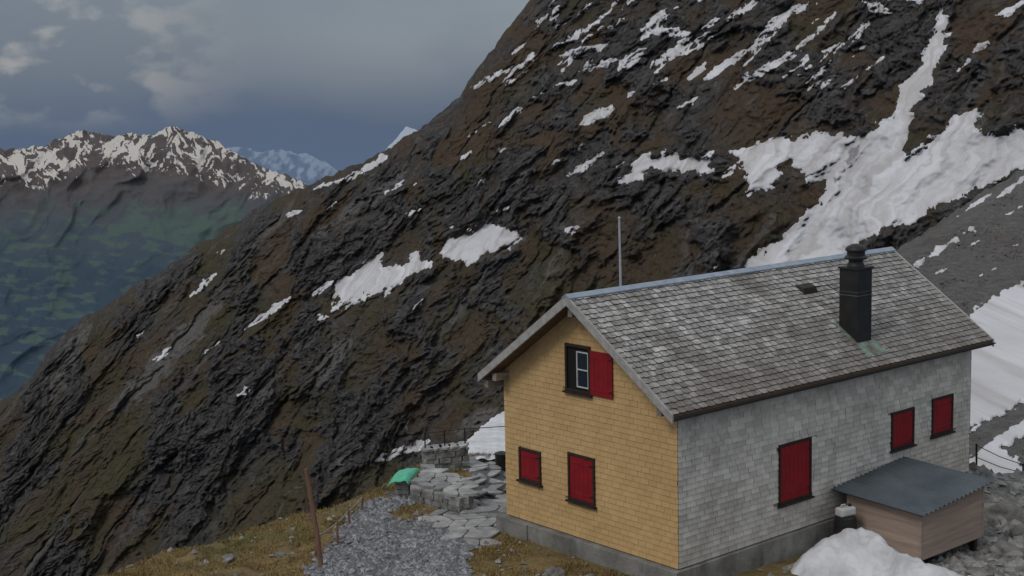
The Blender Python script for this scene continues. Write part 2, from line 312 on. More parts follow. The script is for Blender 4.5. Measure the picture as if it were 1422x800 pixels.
def snow(name,label,sds,amp=7.,P=MT,PXg=PX,PYg=PY,NZ=nz,fl=flow,off=n*.7,kind='structure',bb=None,mat=None):
    msk=(PXg>bb[0]-15)&(PXg<bb[2]+15)&(PYg>bb[1]-15)&(PYg<bb[3]+15)
    rr=np.where(msk.any(1))[0]; cc=np.where(msk.any(0))[0]
    if len(rr)<3 or len(cc)<3: return
    sl=(slice(rr[0],rr[-1]+1),slice(cc[0],cc[-1]+1)); X=PXg[sl];Y=PYg[sl]
    v=np.full(X.shape,-1e9)
    for s in sds: v=np.maximum(v,s(X,Y))
    v=np.maximum(v,-60)+amp*NZ[sl]-.5
    v=np.where((X>bb[0]-12)&(X<bb[2]+12)&(Y>bb[1]-12)&(Y<bb[3]+12),v,-5)
    o=subset(name,P[sl],v,off,mat or m_snowm,{'flow':fl[sl]})
    if o: tag(o,label,'snow',kind=kind)
def PL(p): return lambda X,Y:sdpoly(X,Y,p)
def bbox(p): a=np.array(p,float); return (a[:,0].min(),a[:,1].min(),a[:,0].max(),a[:,1].max())
for p,l in big: snow('snow_patch',l,[PL(p)],bb=bbox(p),amp=8 if len(p)>8 else 4)
segs=[((668,118),(712,92),3),((700,115),(745,72),3.5),((655,125),(690,105),2),((770,68),(830,30),4),((775,80),(835,62),4),((810,98),(860,82),4),((890,55),(925,15),6),((890,42),(960,48),6),((860,96),(895,70),7),((905,92),(960,50),4),((925,85),(985,45),4),((975,40),(1000,25),3),((1010,28),(1050,2),4),((1055,50),(1110,5),6),((980,108),(1035,72),6),((1035,112),(1110,70),5),((1040,70),(1055,58),3),((1090,85),(1140,38),3.5),((1145,72),(1175,60),4),((955,112),(980,88),4),((1200,2),(1235,18),7),((1230,-4),(1290,2),4),((1352,72),(1375,58),5),((1385,22),(1425,2),4),((497,242),(537,216),5),((470,250),(510,238),3),((435,262),(480,248),2),((400,302),(416,292),3.5),((563,302),(585,290),3),((942,150),(965,136),4),((770,120),(800,112),2.5),((688,178),(725,150),2.5),((788,246),(838,212),4),((780,320),(808,315),4),((265,412),(302,378),3),((216,500),(238,484),4),((330,550),(346,540),3),((436,408),(462,390),4),((575,430),(588,415),2),((765,25),(775,10),3),((520,640),(600,612),6),((985,378),(1000,370),5),((760,230),(775,222),2),((640,220),(655,210),2),((1005,245),(1020,230),3),((960,235),(990,212),3),((285,488),(305,475),1.5),((190,470),(200,460),1.5),((650,190),(680,170),1.5),((870,135),(880,128),2),((1330,100),(1345,85),2),((845,40),(870,25),2.5),((1120,60),(1160,20),2),((905,120),(925,108),2),((735,140),(752,128),1.5),((710,75),(735,55),2),((455,290),(468,280),1.5),((545,260),(560,250),1.5),((300,355),(312,347),1.5),((690,215),(702,206),1.5),((1075,35),(1090,20),2.5)]
for k in range(50):
    x=random.uniform(690,1200); y=random.uniform(-5,125)
    if x<735+(-y+0)*.8+20: continue
    ln=random.uniform(15,60); an=R_(random.uniform(32,48)); segs.append(((x,y),(x+ln*math.cos(an),y-ln*math.sin(an)),random.uniform(.8,2.2)))
for k in range(14):
    x=random.uniform(420,900); y=random.uniform(180,330)
    if y<interp(x,SIL)+15: continue
    segs.append(((x,y),(x+random.uniform(5,14),y-random.uniform(3,9)),random.uniform(.5,1.3)))
snow('snow_streaks','thin broken streaks of snow scattered over the dark mountainside',[SEG(s) for s in segs],amp=4.,bb=(-60,-40,1440,700),kind='stuff')
# ------------------------------------------------------------------ scree slope right of the hut
SC=[(1120,405),(1180,378),(1235,352),(1270,332),(1320,297),(1370,263),(1422,236),(1520,185)]
SP=[([(1346,440),(1365,420),(1392,405),(1440,388),(1440,550),(1400,572),(1340,598),(1340,500)],'broad snowfield beside the hut at the right edge'),
    ([(1335,645),(1380,608),(1440,575),(1440,597),(1392,625),(1425,648),(1440,680),(1380,662)],'forked snow patch by the cable fence right of the hut'),
    ([(1268,368),(1300,345),(1356,312),(1352,318),(1310,345),(1275,372)],'thin snow line crossing the grey scree')]
c2=np.linspace(1120,1520,340); s2=interp(c2,SC)+fbm(c2/18,c2*0,4,4,.6)*4; r2=340
t2=np.linspace(0,1,r2)[:,None]; PX2=np.repeat(c2[None],r2,0); PY2=s2[None]+t2*(715-s2[None])
sfrac=np.clip((715-PY2)/450.,0,1.2); D3=HY*1.46*(4.1)**sfrac
d2=rays(PX2,PY2); d2=d2/d2[...,1:2]; B2=CAM+d2*D3[...,None]
cal2=1-.93*sstep(np.maximum(sdpoly(PX2,PY2,SP[0][0]),sdpoly(PX2,PY2,SP[1][0])),-6,5)
D3=D3*(1+.012*fbm(PX2/80,PY2/55,2,12,.5)+cal2*(.006*fbm(PX2/30,PY2/22,5,13,.6)+.0025*ridged(PX2/7,PY2/5.5,4,14,.68)))+25*np.exp(-(PY2-s2[None])/6.)
S3=CAM+d2*D3[...,None]
sback=np.stack([S3[0]+np.array([0,30.*k,-12.*k]) for k in (2,1)])
so=grid_obj('scree_slope',np.concatenate([sback,S3],0),m_scree); tag(so,'grey scree slope rising to the right behind the hut','slope',kind='structure')
fl2=np.stack([B2[...,0]*2.5,B2[...,1]*.8,0*D3],-1); nz2=fbm(PX2/16,PY2/11,5,9,.58)
for p,l in SP: snow('snow_patch',l,[PL(p)],bb=bbox(p),amp=6,P=S3,PXg=PX2,PYg=PY2,NZ=nz2,fl=fl2,off=np.array([0,-.12,.12]))
snow('snow_streaks','small snow scraps lying on the grey scree right of the roof',[SEG(s) for s in [((1330,300),(1378,268),2.2),((1385,275),(1425,245),3),((1340,345),(1365,332),1.5),((1395,300),(1430,280),2),((1300,380),(1318,372),1.2),((1360,385),(1385,372),1.5),((1400,345),(1425,335),1.2),((1345,600),(1362,590),3)]],amp=3.,P=S3,PXg=PX2,PYg=PY2,NZ=nz2,fl=fl2,off=np.array([0,-.12,.12]),bb=(1200,240,1440,700),kind='stuff')
# ------------------------------------------------------------------ distant ranges
def far(name,label,silp,x0,x1,nc,nr,bot,Dt,Db,amp,mat,snowfn,rough=3):
    cx=np.linspace(x0,x1,nc); s0=interp(cx,silp); s=s0+fbm(cx/14,cx*0,5,int(Dt)%97,.6)*rough
    k_=np.ones(61)/61; ssm=np.convolve(np.pad(s0,30,'edge'),k_,'valid')
    tt=np.linspace(0,1,nr)[:,None]; X=np.repeat(cx[None],nr,0); Y=s[None]+tt*(bot-s[None])
    dd=rays(X,Y); dd=dd/dd[...,1:2]; rel=np.clip((Y-165.)/(bot-165.),0,1)
    De=Dt+(Db-Dt)*rel
    sk=X+.7*(Y-200)+26*fbm(X/80,Y/80,3,3); sy=Y+26*fbm(X/80,Y/80,3,8)
    rg=ridged(sk/95,sy/150,3,int(Dt)%31,.40)+.22*ridged((X-.6*Y)/40,(Y+.4*X)/70,3,43,.45)*sstep(Y,330,220)
    De=De-amp*rg*sstep(Y-ssm[None],-12,45)*(1-.45*sstep(Y,240,340))
    P=CAM+dd*De[...,None]
    bk=np.stack([P[0]+np.array([0,Dt*.05*k,-Dt*.015*k*k]) for k in (3,2,1)])
    A=snowfn(X,Y,ssm[None],rg); A={k:np.concatenate([np.repeat(v[:1],3,0),v],0) for k,v in A.items()}
    o=grid_obj(name,np.concatenate([bk,P],0),mat,A); tag(o,label,'mountains',kind='structure')
def fA(X,Y,s,rg):
    h=Y-s
    hs=h/np.interp(X,[-50,0,60,130,175,240,300,340,420],[50,62,75,55,62,82,75,60,35])
    wx=X+7*fbm(X/22,Y/22,4,31); wy=Y+7*fbm(X/22,Y/22,4,37)
    st_=ridged((wx-.8*wy)/10,(wy+.8*wx)/62,4,61,.6); s2_=ridged((wx+.8*wy)/9,(wy-.8*wx)/54,4,67,.6)
    lean=sstep(fbm(X/40,Y/60,3,64),-.15,.15); stk=st_*lean+s2_*(1-lean)
    east=np.exp(-((X-50)/45.)**2-((Y-225)/22.)**2)*.22+np.exp(-((X-185)/26.)**2-((Y-215)/20.)**2)*.2+np.exp(-((X-240)/30.)**2-((Y-192)/14.)**2)*.10
    sn_=np.clip(.15-.18*hs+.42*(stk-.45)+.24*fbm(X/30,Y/22,5,69,.6)+east,0,1)*sstep(hs,1.5,.6)
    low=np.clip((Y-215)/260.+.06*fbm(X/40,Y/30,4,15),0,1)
    me=np.clip(.36+.45*fbm(X/34,Y/12,5,19,.55)+np.exp(-((X-255)/85.)**2-((Y-318)/20.)**2)*.45+.10*np.exp(-((X-90)/50.)**2-((Y-400)/40.)**2),0,1)*sstep(Y,255,290)
    return {'snow':sn_,'low':low,'mead':me*.9}
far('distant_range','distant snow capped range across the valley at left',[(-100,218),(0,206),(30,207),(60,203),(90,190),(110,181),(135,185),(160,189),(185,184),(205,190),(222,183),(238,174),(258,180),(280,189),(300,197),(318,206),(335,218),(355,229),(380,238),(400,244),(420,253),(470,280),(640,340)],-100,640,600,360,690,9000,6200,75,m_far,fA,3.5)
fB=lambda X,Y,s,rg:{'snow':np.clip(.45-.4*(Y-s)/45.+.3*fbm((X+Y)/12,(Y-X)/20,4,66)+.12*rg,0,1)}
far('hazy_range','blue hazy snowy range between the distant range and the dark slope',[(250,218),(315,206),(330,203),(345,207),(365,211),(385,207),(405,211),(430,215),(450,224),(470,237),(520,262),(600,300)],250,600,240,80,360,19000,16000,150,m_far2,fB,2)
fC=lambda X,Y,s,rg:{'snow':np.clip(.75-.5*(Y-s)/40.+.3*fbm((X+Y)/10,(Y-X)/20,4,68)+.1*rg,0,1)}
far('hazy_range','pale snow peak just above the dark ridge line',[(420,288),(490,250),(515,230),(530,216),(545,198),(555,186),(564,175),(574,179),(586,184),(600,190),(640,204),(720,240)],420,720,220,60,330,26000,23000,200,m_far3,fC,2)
# ------------------------------------------------------------------ ground knoll
gx=np.arange(-22,24,.1); gy=np.arange(62,22,-.1); GX,GY=np.meshgrid(gx,gy)
rim=[at_z(px,py,-.55)[:2] for px,py in [(20,845),(90,822),(150,801),(240,770),(330,744),(400,724),(450,708),(500,692),(545,674),(575,652),(600,642),(650,636),(690,634)]]
rim+=[l2w(0,W+2.2,0)[:2],l2w(L+1,W+2.2,0)[:2],l2w(L+2.2,0,0)[:2],at_z(1422,652,-.6)[:2],at_z(1600,640,-.6)[:2],np.array([24,22.]),np.array([-14,22.])]
sd=sdpoly(GX,GY,rim)
lx=(GX-HX)*cT+(GY-HY)*sT; ly=-(GX-HX)*sT+(GY-HY)*cT
zb=-.42-.06*np.clip(lx,0,9)*np.clip((1.0-ly)/1.5,0,1)
sout=np.clip(-sd+.3,0,None); GZ=zb-.85*sout**2/(sout+.9)
left=np.clip((-1.5-GX)/3,0,1)
GZ+=.10*fbm(GX/1.7,GY/1.7,4,31)*(.2+left)+.03*fbm(GX/.35,GY/.35,3,32)*(.2+left)-.06*left
G=np.stack([GX,GY,GZ],-1); go=grid_obj('ground',G,m_grd); tag(go,'brown and green alpine turf knoll the hut stands on','ground',kind='structure')
def gz(x,y):
    i=int(np.clip(round((62-y)/.1),0,len(gy)-1)); j=int(np.clip(round((x+22)/.1),0,len(gx)-1)); return float(GZ[i,j])
def on_ground(px,py):
    z=-.5
    for k in range(8): P=at_z(px,py,z); z=gz(P[0],P[1])
    return at_z(px,py,z)
GPX,GPY=projN(GX,GY,GZ)
pathp=[(395,870),(430,797),(465,760),(490,728),(515,706),(545,694),(575,697),(530,714),(555,727),(615,728),(640,716),(655,690),(650,655),(665,640),(703,640),(705,715),(690,738),(668,746),(652,765),(642,800),(625,870)]
pv=sdpoly(GPX,GPY,pathp)+11*fbm(GX/.9,GY/.9,5,51,.6)
po=subset('gravel_path',G,pv,(0,0,.03),m_grav); tag(po,'pale grey gravel path leading to the terrace','path',kind='structure')
# bare rubbly ground right of the hut
rub=sdpoly(GPX,GPY,[(1310,655),(1470,630),(1470,840),(1300,840),(1290,780)])+14*fbm(GX/1.2,GY/1.2,5,52,.6)
rub=np.where(lx>L*.45,rub,-30)
po=subset('rubble_ground',G,rub,(0,0,.03),m_stone); tag(po,'bare grey rock and rubble right of the shed','ground',kind='structure')
def scatter_stones(name,label,mask,N,smin,smax,mat):
    idx=np.argwhere(mask); V=[];F=[];A=[]
    base=np.array([(1,0,0),(-1,0,0),(0,1,0),(0,-1,0),(0,0,1),(0,0,-.6)],float); tri=np.array([(0,2,4),(2,1,4),(1,3,4),(3,0,4),(2,0,5),(1,2,5),(3,1,5),(0,3,5)])
    ch=idx[rng.integers(0,len(idx),N)]
    for k,(i,j) in enumerate(ch):
        s=smin+(smax-smin)*rng.random()**3; a=rng.random()*6.28; p=G[i,j]+np.array([rng.uniform(-.06,.06),rng.uniform(-.06,.06),.02])
        b=base*(s*rng.uniform(.6,1.3,3))*np.array([1,1,.65])+rng.normal(0,.18*s,(6,3)); c_,s_=math.cos(a),math.sin(a)
        b=np.stack([b[:,0]*c_-b[:,1]*s_,b[:,0]*s_+b[:,1]*c_,b[:,2]],-1)+p
        V.append(b);F.append(tri+6*k);A+= [rng.random()]*8
    o=mesh_np(name,np.concatenate(V),np.concatenate(F),mat,{'rnd':np.array(A)},smooth=False); tag(o,label,'gravel',kind='stuff')
vis=(GPX>-20)&(GPX<1440)&(GPY<830)&(sd>-.4)
inhouse=(lx>-.2)&(lx<L+.2)&(ly>-.2)&(ly<W+.2)
fp=[(596,716),(640,702),(654,668),(650,652),(662,640),(703,640),(704,715),(692,750),(655,760),(615,738)]
inpav=sdpoly(GPX,GPY,fp)>-2
scatter_stones('gravel','loose grey stones covering the gravel path',(pv>-6)&vis&~inpav,8500,.02,.11,m_grav)
scatter_stones('scattered_stones','small loose stones dotted over the brown turf',vis&(pv<0)&~inhouse&~inpav&(GPX<1150),420,.03,.13,m_stone)
scatter_stones('rubble','angular broken stones covering the ground right of the shed',vis&(rub>-4)&~inhouse,1300,.04,.26,m_stone)
gm=vis&(pv<-2)&~inhouse&~inpav&(GPX<960)&(fbm(GX/1.1,GY/1.1,4,97)>-.28); idx=np.argwhere(gm); N=60000; ch=idx[rng.integers(0,len(idx),N)]
p=G[ch[:,0],ch[:,1]]+np.concatenate([rng.uniform(-.06,.06,(N,2)),np.full((N,1),-.01)],1)
hgt=(.03+.07*rng.random(N)**2)*(1+.8*np.clip(fbm(p[:,0]/.8,p[:,1]/.8,3,88),-.6,1)); an=rng.random(N)*6.28; wd=.006+.010*rng.random(N)
sidev=np.stack([np.cos(an),np.sin(an),0*an],-1)*wd[:,None]; tip=p+np.stack([rng.normal(0,.5,N)*hgt,rng.normal(0,.5,N)*hgt,hgt],-1)
V=np.stack([p-sidev,p+sidev,tip],1).reshape(-1,3); F=np.arange(3*N).reshape(-1,3)
ga=mesh_np('grass',V,F,m_gras,{'rnd':rng.random(N)},smooth=False); tag(ga,'short dry grass tufts on the knoll','grass',kind='stuff')
# ------------------------------------------------------------------ the hut
hut=empty('mountain_hut',(HX,HY,0),TH); tag(hut,'mountain hut with yellow shingled gable, grey side wall and red shutters','hut')
V3=lambda *a:Vector(a)
fr_g=(V3(0,W,0),V3(0,-1,0),V3(0,0,1),V3(-1,0,0)); fr_s=(V3(0,0,0),V3(1,0,0),V3(0,0,1),V3(0,-1,0))
fr_rg=(V3(L,0,0),V3(0,1,0),V3(0,0,1),V3(1,0,0)); fr_rs=(V3(L,W,0),V3(-1,0,0),V3(0,0,1),V3(0,1,0))
def clip(poly,hp):
    for (nx,ny,c) in hp:
        out=[]
        for i in range(len(poly)):
            a=poly[i];b=poly[(i+1)%len(poly)]; da=nx*a[0]+ny*a[1]-c; db=nx*b[0]+ny*b[1]-c
            if da<=0: out.append(a)
            if (da<0<db) or (db<0<da): k=da/(da-db); out.append((a[0]+(b[0]-a[0])*k,a[1]+(b[1]-a[1])*k))
        poly=out
        if len(poly)<3: return []
    return poly
def shingles(mb,fr,wd,ht,cw,chh,hp=[],holes=[],th=.022,jit=.012,var=.25,gap=.004,edge=None,bond=False,scal=0):
    O,a,b,nn=fr; rows=int(math.ceil(ht/chh))
    for r in range(rows):
        y0=r*chh; x=-random.random()*cw if not bond else -cw*(.5*(r%2)+random.uniform(0,.12))
        while x<wd:
            w=cw*random.uniform(1-var,1+var); x0=max(0,x+gap); x1=min(wd,x+w-gap); x+=w
            if x1-x0<.02: continue
            dj=random.uniform(-jit,jit); y1=min(ht,y0+chh+.03); yb=max(0,y0+dj) if r else 0
            if y1-yb<.02: continue
            if scal and x1-x0>.08: c_=min(scal,(x1-x0)*.4); pl=[(x0,yb+c_*.7),(x0+c_,yb),(x1-c_,yb),(x1,yb+c_*.7),(x1,y1),(x0,y1)]
            else: pl=[(x0,yb),(x1,yb),(x1,y1),(x0,y1)]
            pl=clip(pl,hp)
            for (h0,h1,v0,v1) in holes:
                if not pl: break
                px0=min(p[0] for p in pl);px1=max(p[0] for p in pl);py0=min(p[1] for p in pl);py1=max(p[1] for p in pl)
                if px1<=h0 or px0>=h1 or py1<=v0 or py0>=v1: continue
                c=[(px1-h0,(1,0,h0)),(h1-px0,(-1,0,-h1)),(py1-v0,(0,1,v0)),(v1-py0,(0,-1,-v1))]; pl=clip(pl,[min(c)[1]])
            if len(pl)<3: continue
            tb=th*random.uniform(.9,1.12); k=len(pl); tilt=random.uniform(-.002,.002)
            fw=lambda p: tb-(tb*.75)*(p[1]-yb)/(chh+.03)+tilt*(p[0]-x0)/cw
            vs=[O+a*p[0]+b*p[1]+nn*fw(p) for p in pl]+[O+a*p[0]+b*p[1]-nn*.002 for p in pl]
            rv=random.random()
            mb.add(vs,[tuple(range(k))]+[(i,i+k,(i+1)%k+k,(i+1)%k) for i in range(k)],rv if edge is None else [rv]+[edge]*k)
def rect_g(x0,y0,x1,y1):
    c=[on_x(x0,y0),on_x(x1,y1)]; xs=[W-c[0][1],W-c[1][1]]
    m=(x0+x1)/2; return (min(xs),max(xs),on_x(m,y1)[2],on_x(m,y0)[2])
def rect_s(x0,y0,x1,y1):
    a=on_y(x0,y1)[0]; b=on_y(x1,y0)[0]; m=(x0+x1)/2; return (a,b,on_y(m,y1)[2],on_y(m,y0)[2])
WG=[rect_g(722,624,753,669),rect_g(790,632,828,698)]
WU=rect_g(786,479,822,545); SU=rect_g(819,489,853,551)
WS=[rect_s(1080,612,1125,695),rect_s(1236,569,1268,621),rect_s(1292,550,1322,602)]
UT=.17
def gable(name,fr,mat,holes):
    mb=MB(); z0=ze+oe*TAN-UT; O,a,b,nn=fr; zt=z0+W/2*TAN
    pl=[(0,-.02),(W,-.02),(W,z0),(W/2,zt),(0,z0)]
    vs=[O+a*p[0]+b*p[1] for p in pl]+[O+a*p[0]+b*p[1]-nn*.15 for p in pl]
    mb.add(vs,[(0,1,2,3,4),(9,8,7,6,5)]+[(i,i+5,(i+1)%5+5,(i+1)%5) for i in range(5)],-3.)
    fr2=(O-a*.018,a,b,nn)
    hh=[(h[0]+.018,h[1]+.018,h[2],h[3]) for h in holes]
    shingles(mb,fr2,W+.036,zt,.23,.125,[(-TAN,1,z0),(TAN,1,z0+W*TAN)],hh,th=.020,jit=.0005,var=.03,gap=.0022,edge=-3.8,bond=True)
    return mb.build(name,mat,hut)
gable('gable_wall',fr_g,m_yel,WG+[WU])['label']='pale yellow ochre shingled gable wall'
gable('rear_wall',fr_rg,m_gry,[])
def side(name,fr,holes):
    mb=MB(); z0=ze+oe*TAN-UT-.03; mb.fbox(fr,.16,L-.16,-.02,z0,-.15,0,-1.2); shingles(mb,fr,L,z0,.27,.125,[],holes,th=.026,jit=.001,var=.10,gap=.0032,edge=-2.0,bond=True); return mb.build(name,m_gry,hut)
side('side_wall',fr_s,WS)['label']='silver grey shingled side wall'; side('side_wall',fr_rs,[])
mb=MB()
mb.box((-.16,-.10,-1.9),(L+.1,W+.1,-.03)); mb.box((-.2,W-.9,-1.5),(-.02,W+.22,-.028),j=.01)
pb=mb.build('plinth',m_conc,hut,bevel=.015)
# roof
sl=math.hypot(W/2+oe,zr-ze); Lr=L+of+ob; cA,sA=math.cos(ANG),math.sin(ANG)
mb=MB()
shingles(mb,(V3(-of,-oe,ze-.02),V3(1,0,0),V3(0,cA,sA),V3(0,-sA,cA)),Lr,sl,.215,.155,th=.036,jit=.008,var=.12,gap=.007,edge=-1.2,bond=True,scal=.035)
shingles(mb,(V3(L+ob,W+oe,ze-.02),V3(-1,0,0),V3(0,-cA,sA),V3(0,sA,cA)),Lr,sl,.215,.155,th=.036,jit=.008,var=.12,gap=.007,edge=-1.2,bond=True,scal=.035)
roof=mb.build('roof',m_roof,hut)
mb=MB()
for sgn in (0,1):
    y=lambda v:v if not sgn else W-v
    pts=[]
    for x in (-of+.01,L+ob-.01):
        pts+=[(x,y(-oe),ze-.024),(x,y(W/2),zr-.024),(x,y(W/2),zr-.15),(x,y(-oe),ze-.15)]
    mb.hexa(pts)
mb.build('soffit',m_soff,roof)
def barge(x0,x1,sgn):
    mb=MB(); y=lambda v:v if not sgn else W-v; e=.03; k=-oe-.03
    zz=lambda v:ze+(v+oe)*TAN
    p=[]
    for x in (x0,x1): p+=[(x,y(k),zz(k)+e),(x,y(W/2),zr+e),(x,y(W/2),zr-.2),(x,y(k),zz(k)-.17)]
    mb.hexa(p); mb.build('bargeboard',m_barge,roof,bevel=.008)
for s in (0,1): barge(-of-.05,-of-.003,s); barge(L+ob+.003,L+ob+.05,s)
mb=MB()
for s in (-1,1):
    w=.12; p=[]
    for x in (-of-.06,L+ob+.06): p+=[(x,W/2,zr+.055),(x,W/2+s*w,zr+.055-w*TAN),(x,W/2+s*w,zr+.03-w*TAN),(x,W/2,zr+.03)]
    mb.hexa(p)
mb.build('ridge_cap',m_blue,roof)
for s in (0,1):
    mb=MB(); yy=-oe-.06 if not s else W+oe+.06
    n_=10; vs=[];fs=[]
    for x in (-of,L+ob):
        for k in range(n_+1):
            w=math.pi*k/n_; vs.append((x,yy-.05*math.cos(w),ze-.06-.05*math.sin(w)))
        for k in range(n_+1):
            w=math.pi*(n_-k)/n_; vs.append((x,yy-.04*math.cos(w),ze-.06-.04*math.sin(w)))
    m_=2*(n_+1)
    for k in range(m_): fs.append((k,(k+1)%m_,(k+1)%m_+m_,k+m_))
    mb.add(vs,fs); mb.build('gutter',m_blk,roof,smooth=True)
z0=ze+oe*TAN-UT
for yv,zz in ((W/2,z0+W/2*TAN-.2),(.12,z0-.08),(W-.12,z0-.08),(W+.18,z0-.28),):
    mb=MB(); mb.box((-of+.06,yv-.07,zz-.09),(.1,yv+.07,zz+.09)); mb.build('purlin_end',m_wood,roof,bevel=.01)
def frame_w(fr,rc,shut=True):
    w=empty('window',(0,0,0)); w.parent=hut
    a0,a1,b0,b1=rc; t_=.06; mb=MB()
    mb.fbox(fr,a0,a0+t_,b0,b1,-.05,.055); mb.fbox(fr,a1-t_,a1,b0,b1,-.05,.055); mb.fbox(fr,a0+t_,a1-t_,b1-t_,b1,-.05,.053); mb.fbox(fr,a0+t_,a1-t_,b0,b0+t_,-.05,.053)
    mb.build('frame',m_dkw,w,bevel=.006)
    mb=MB(); mb.fbox(fr,a0-.05,a1+.05,b0-.045,b0-.003,0,.10); mb.build('sill',m_dkw,w,bevel=.006)
    if shut: shutter(fr,(a0+t_+.006,a1-t_-.006,b0+t_+.006,b1-t_-.006),w,.012)
    return w
def shutter(fr,rc,parent,n0):
    a0,a1,b0,b1=rc; mb=MB(); k=max(3,int(round((a1-a0)/.14))); w=(a1-a0)/k
    for i in range(k): mb.fbox(fr,a0+i*w+.002,a0+(i+1)*w-.002,b0,b1,n0,n0+.026)
    for zz in (b0+.14*(b1-b0),b1-.14*(b1-b0)): mb.fbox(fr,a0+.02,a1-.02,zz-.03,zz+.03,n0+.024,n0+.034)
    s=mb.build('shutter',m_red,parent,bevel=.003)
    for zz in (b0+.14*(b1-b0),b1-.14*(b1-b0)):
        mb=MB(); mb.fbox(fr,a1-.10,a1+.03,zz-.014,zz+.014,n0+.036,n0+.044); mb.build('hinge',m_blk,s)
for r in WG: frame_w(fr_g,r)
for r in WS: frame_w(fr_s,r)
w=frame_w(fr_g,WU,shut=False); a0,a1,b0,b1=WU
w['label']='open gable window with its red shutter folded back'
mb=MB(); mb.fbox(fr_g,a0+.06,a1-.06,b0+.06,b1-.06,.001,.004); mb.build('shade_sheet',m_int,w)  # flat near-black sheet on the wall, painted shade of the room inside
s0=a0+(a1-a0)*.45; s1=a1-.065; mb=MB(); q0,q1=b0+.12,b1-.14
mb.fbox(fr_g,s0,s0+.028,q0,q1,.006,.04); mb.fbox(fr_g,s1-.028,s1,q0,q1,.006,.04)
for z_ in (q0,q1-.028,(q0+q1)/2-.014): mb.fbox(fr_g,s0+.028,s1-.028,z_,z_+.028,.006,.038)
sash=mb.build('sash',m_white,w,bevel=.004)
mb=MB(); mb.fbox(fr_g,s0+.028,s1-.028,q0+.028,q1-.028,.008,.014); mb.build('pane',m_glass,sash)
shutter(fr_g,(max(SU[0],a1+.005),SU[1],SU[2],SU[3]),w,.03)
# chimney
cpt=on_roof(1190,478); cx_,cy_=cpt[0]+.03,cpt[1]; s_=.54
chm=empty('chimney',(0,0,0)); chm.parent=hut
ztop=cpt[2]+1.74
mb=MB(); mb.box((cx_,cy_,cpt[2]-.2),(cx_+s_,cy_+s_,ztop)); mb.build('casing',m_blk,chm,bevel=.012)
mb=MB(); mb.box((cx_-.03,cy_-.03,ztop+.003),(cx_+s_+.03,cy_+s_+.03,ztop+.05)); mb.build('top_plate',m_blk,chm)
mb=MB(); mb.lathe((cx_+s_/2,cy_+s_/2,ztop+.052),[(.21,0),(.20,.05),(.17,.10),(.17,.16),(.26,.18),(.27,.22),(.24,.25),(.21,.27),(.21,.36),(.25,.38),(.25,.42),(.20,.48),(.10,.53),(.03,.54)],24); mb.build('cowl',m_blk,chm,smooth=True)
zb2=ztop-.62
mb=MB(); mb.box((cx_-.008,cy_-.008,zb2),(cx_+s_+.008,cy_+s_+.008,zb2+.02)); mb.box((cx_-.008,cy_-.008,zb2+.09),(cx_+s_+.008,cy_+s_+.008,zb2+.10)); mb.build('band',m_band,chm)
mb=MB(); e_=.10; yt=cy_+s_+e_
zf=lambda y_:ze+(y_+oe)*TAN+.024
for (xa,xb,ya,yb_) in ((cx_-e_,cx_+s_+e_+.05,cy_-e_-.26,cy_-.0),(cx_-e_,cx_,cy_,yt),(cx_+s_,cx_+s_+e_,cy_,yt)):
    mb.hexa([(xa,ya,zf(ya)-.03),(xb,ya,zf(ya)-.03),(xb,yb_,zf(yb_)-.03),(xa,yb_,zf(yb_)-.03),(xa,ya,zf(ya)),(xb,ya,zf(ya)),(xb,yb_,zf(yb_)),(xa,yb_,zf(yb_))])
m_flash=mk('verdigris_flashing',[(.35,(.12,.07,.05)),(.55,(.15,.23,.19)),(.7,(.24,.29,.25))],4,rough=.6,detail=8); mb.build('flashing',m_flash,chm)
an=on_roof(1124,406); mb=MB()
ax,ay,az=an
zr_=lambda y_:ze+(y_+oe)*TAN
mb.hexa([(ax-.28,ay-.05,zr_(ay-.05)),(ax+.28,ay-.05,zr_(ay-.05)),(ax+.28,ay+.22,zr_(ay+.22)),(ax-.28,ay+.22,zr_(ay+.22)),(ax-.24,ay-.02,zr_(ay)+.13),(ax+.24,ay-.02,zr_(ay)+.13),(ax+.26,ay+.22,zr_(ay+.22)+.04),(ax-.26,ay+.22,zr_(ay+.22)+.04)])
mb.build('roof_vent',m_dkw,roof,bevel=.01)
mb=MB(); mb.tube([(an[0]+.25,an[1],an[2]+.12),(an[0]+.7,an[1]+.02,an[2]+.1),(cx_,cy_+.1,zb2-.1)],.010,6); mb.build('stay_cable',m_blk,chm)
# ------------------------------------------------------------------ pole behind the roof
pb_=on_y(862,390,W+1.2); pt_=on_y(859,304,W+1.2); g0=l2w(pb_[0],W+1.2,0); gzz=gz(g0[0],g0[1])
pole=empty('mast',(g0[0],g0[1],gzz)); tag(pole,'thin pale metal mast rising behind the roof ridge','mast')
mb=MB(); mb.tube([(0,0,-.1),(0,0,(pt_[2]-gzz)*.7),(-.02,0,pt_[2]-gzz)],[.042,.036,.026],10); mb.build('shaft',m_steel,pole,smooth=True)
mb=MB(); mb.lathe((-.02,0,pt_[2]-gzz),[(.035,0),(.04,.03),(.01,.06)],10); mb.build('finial',m_steel,pole,smooth=True)
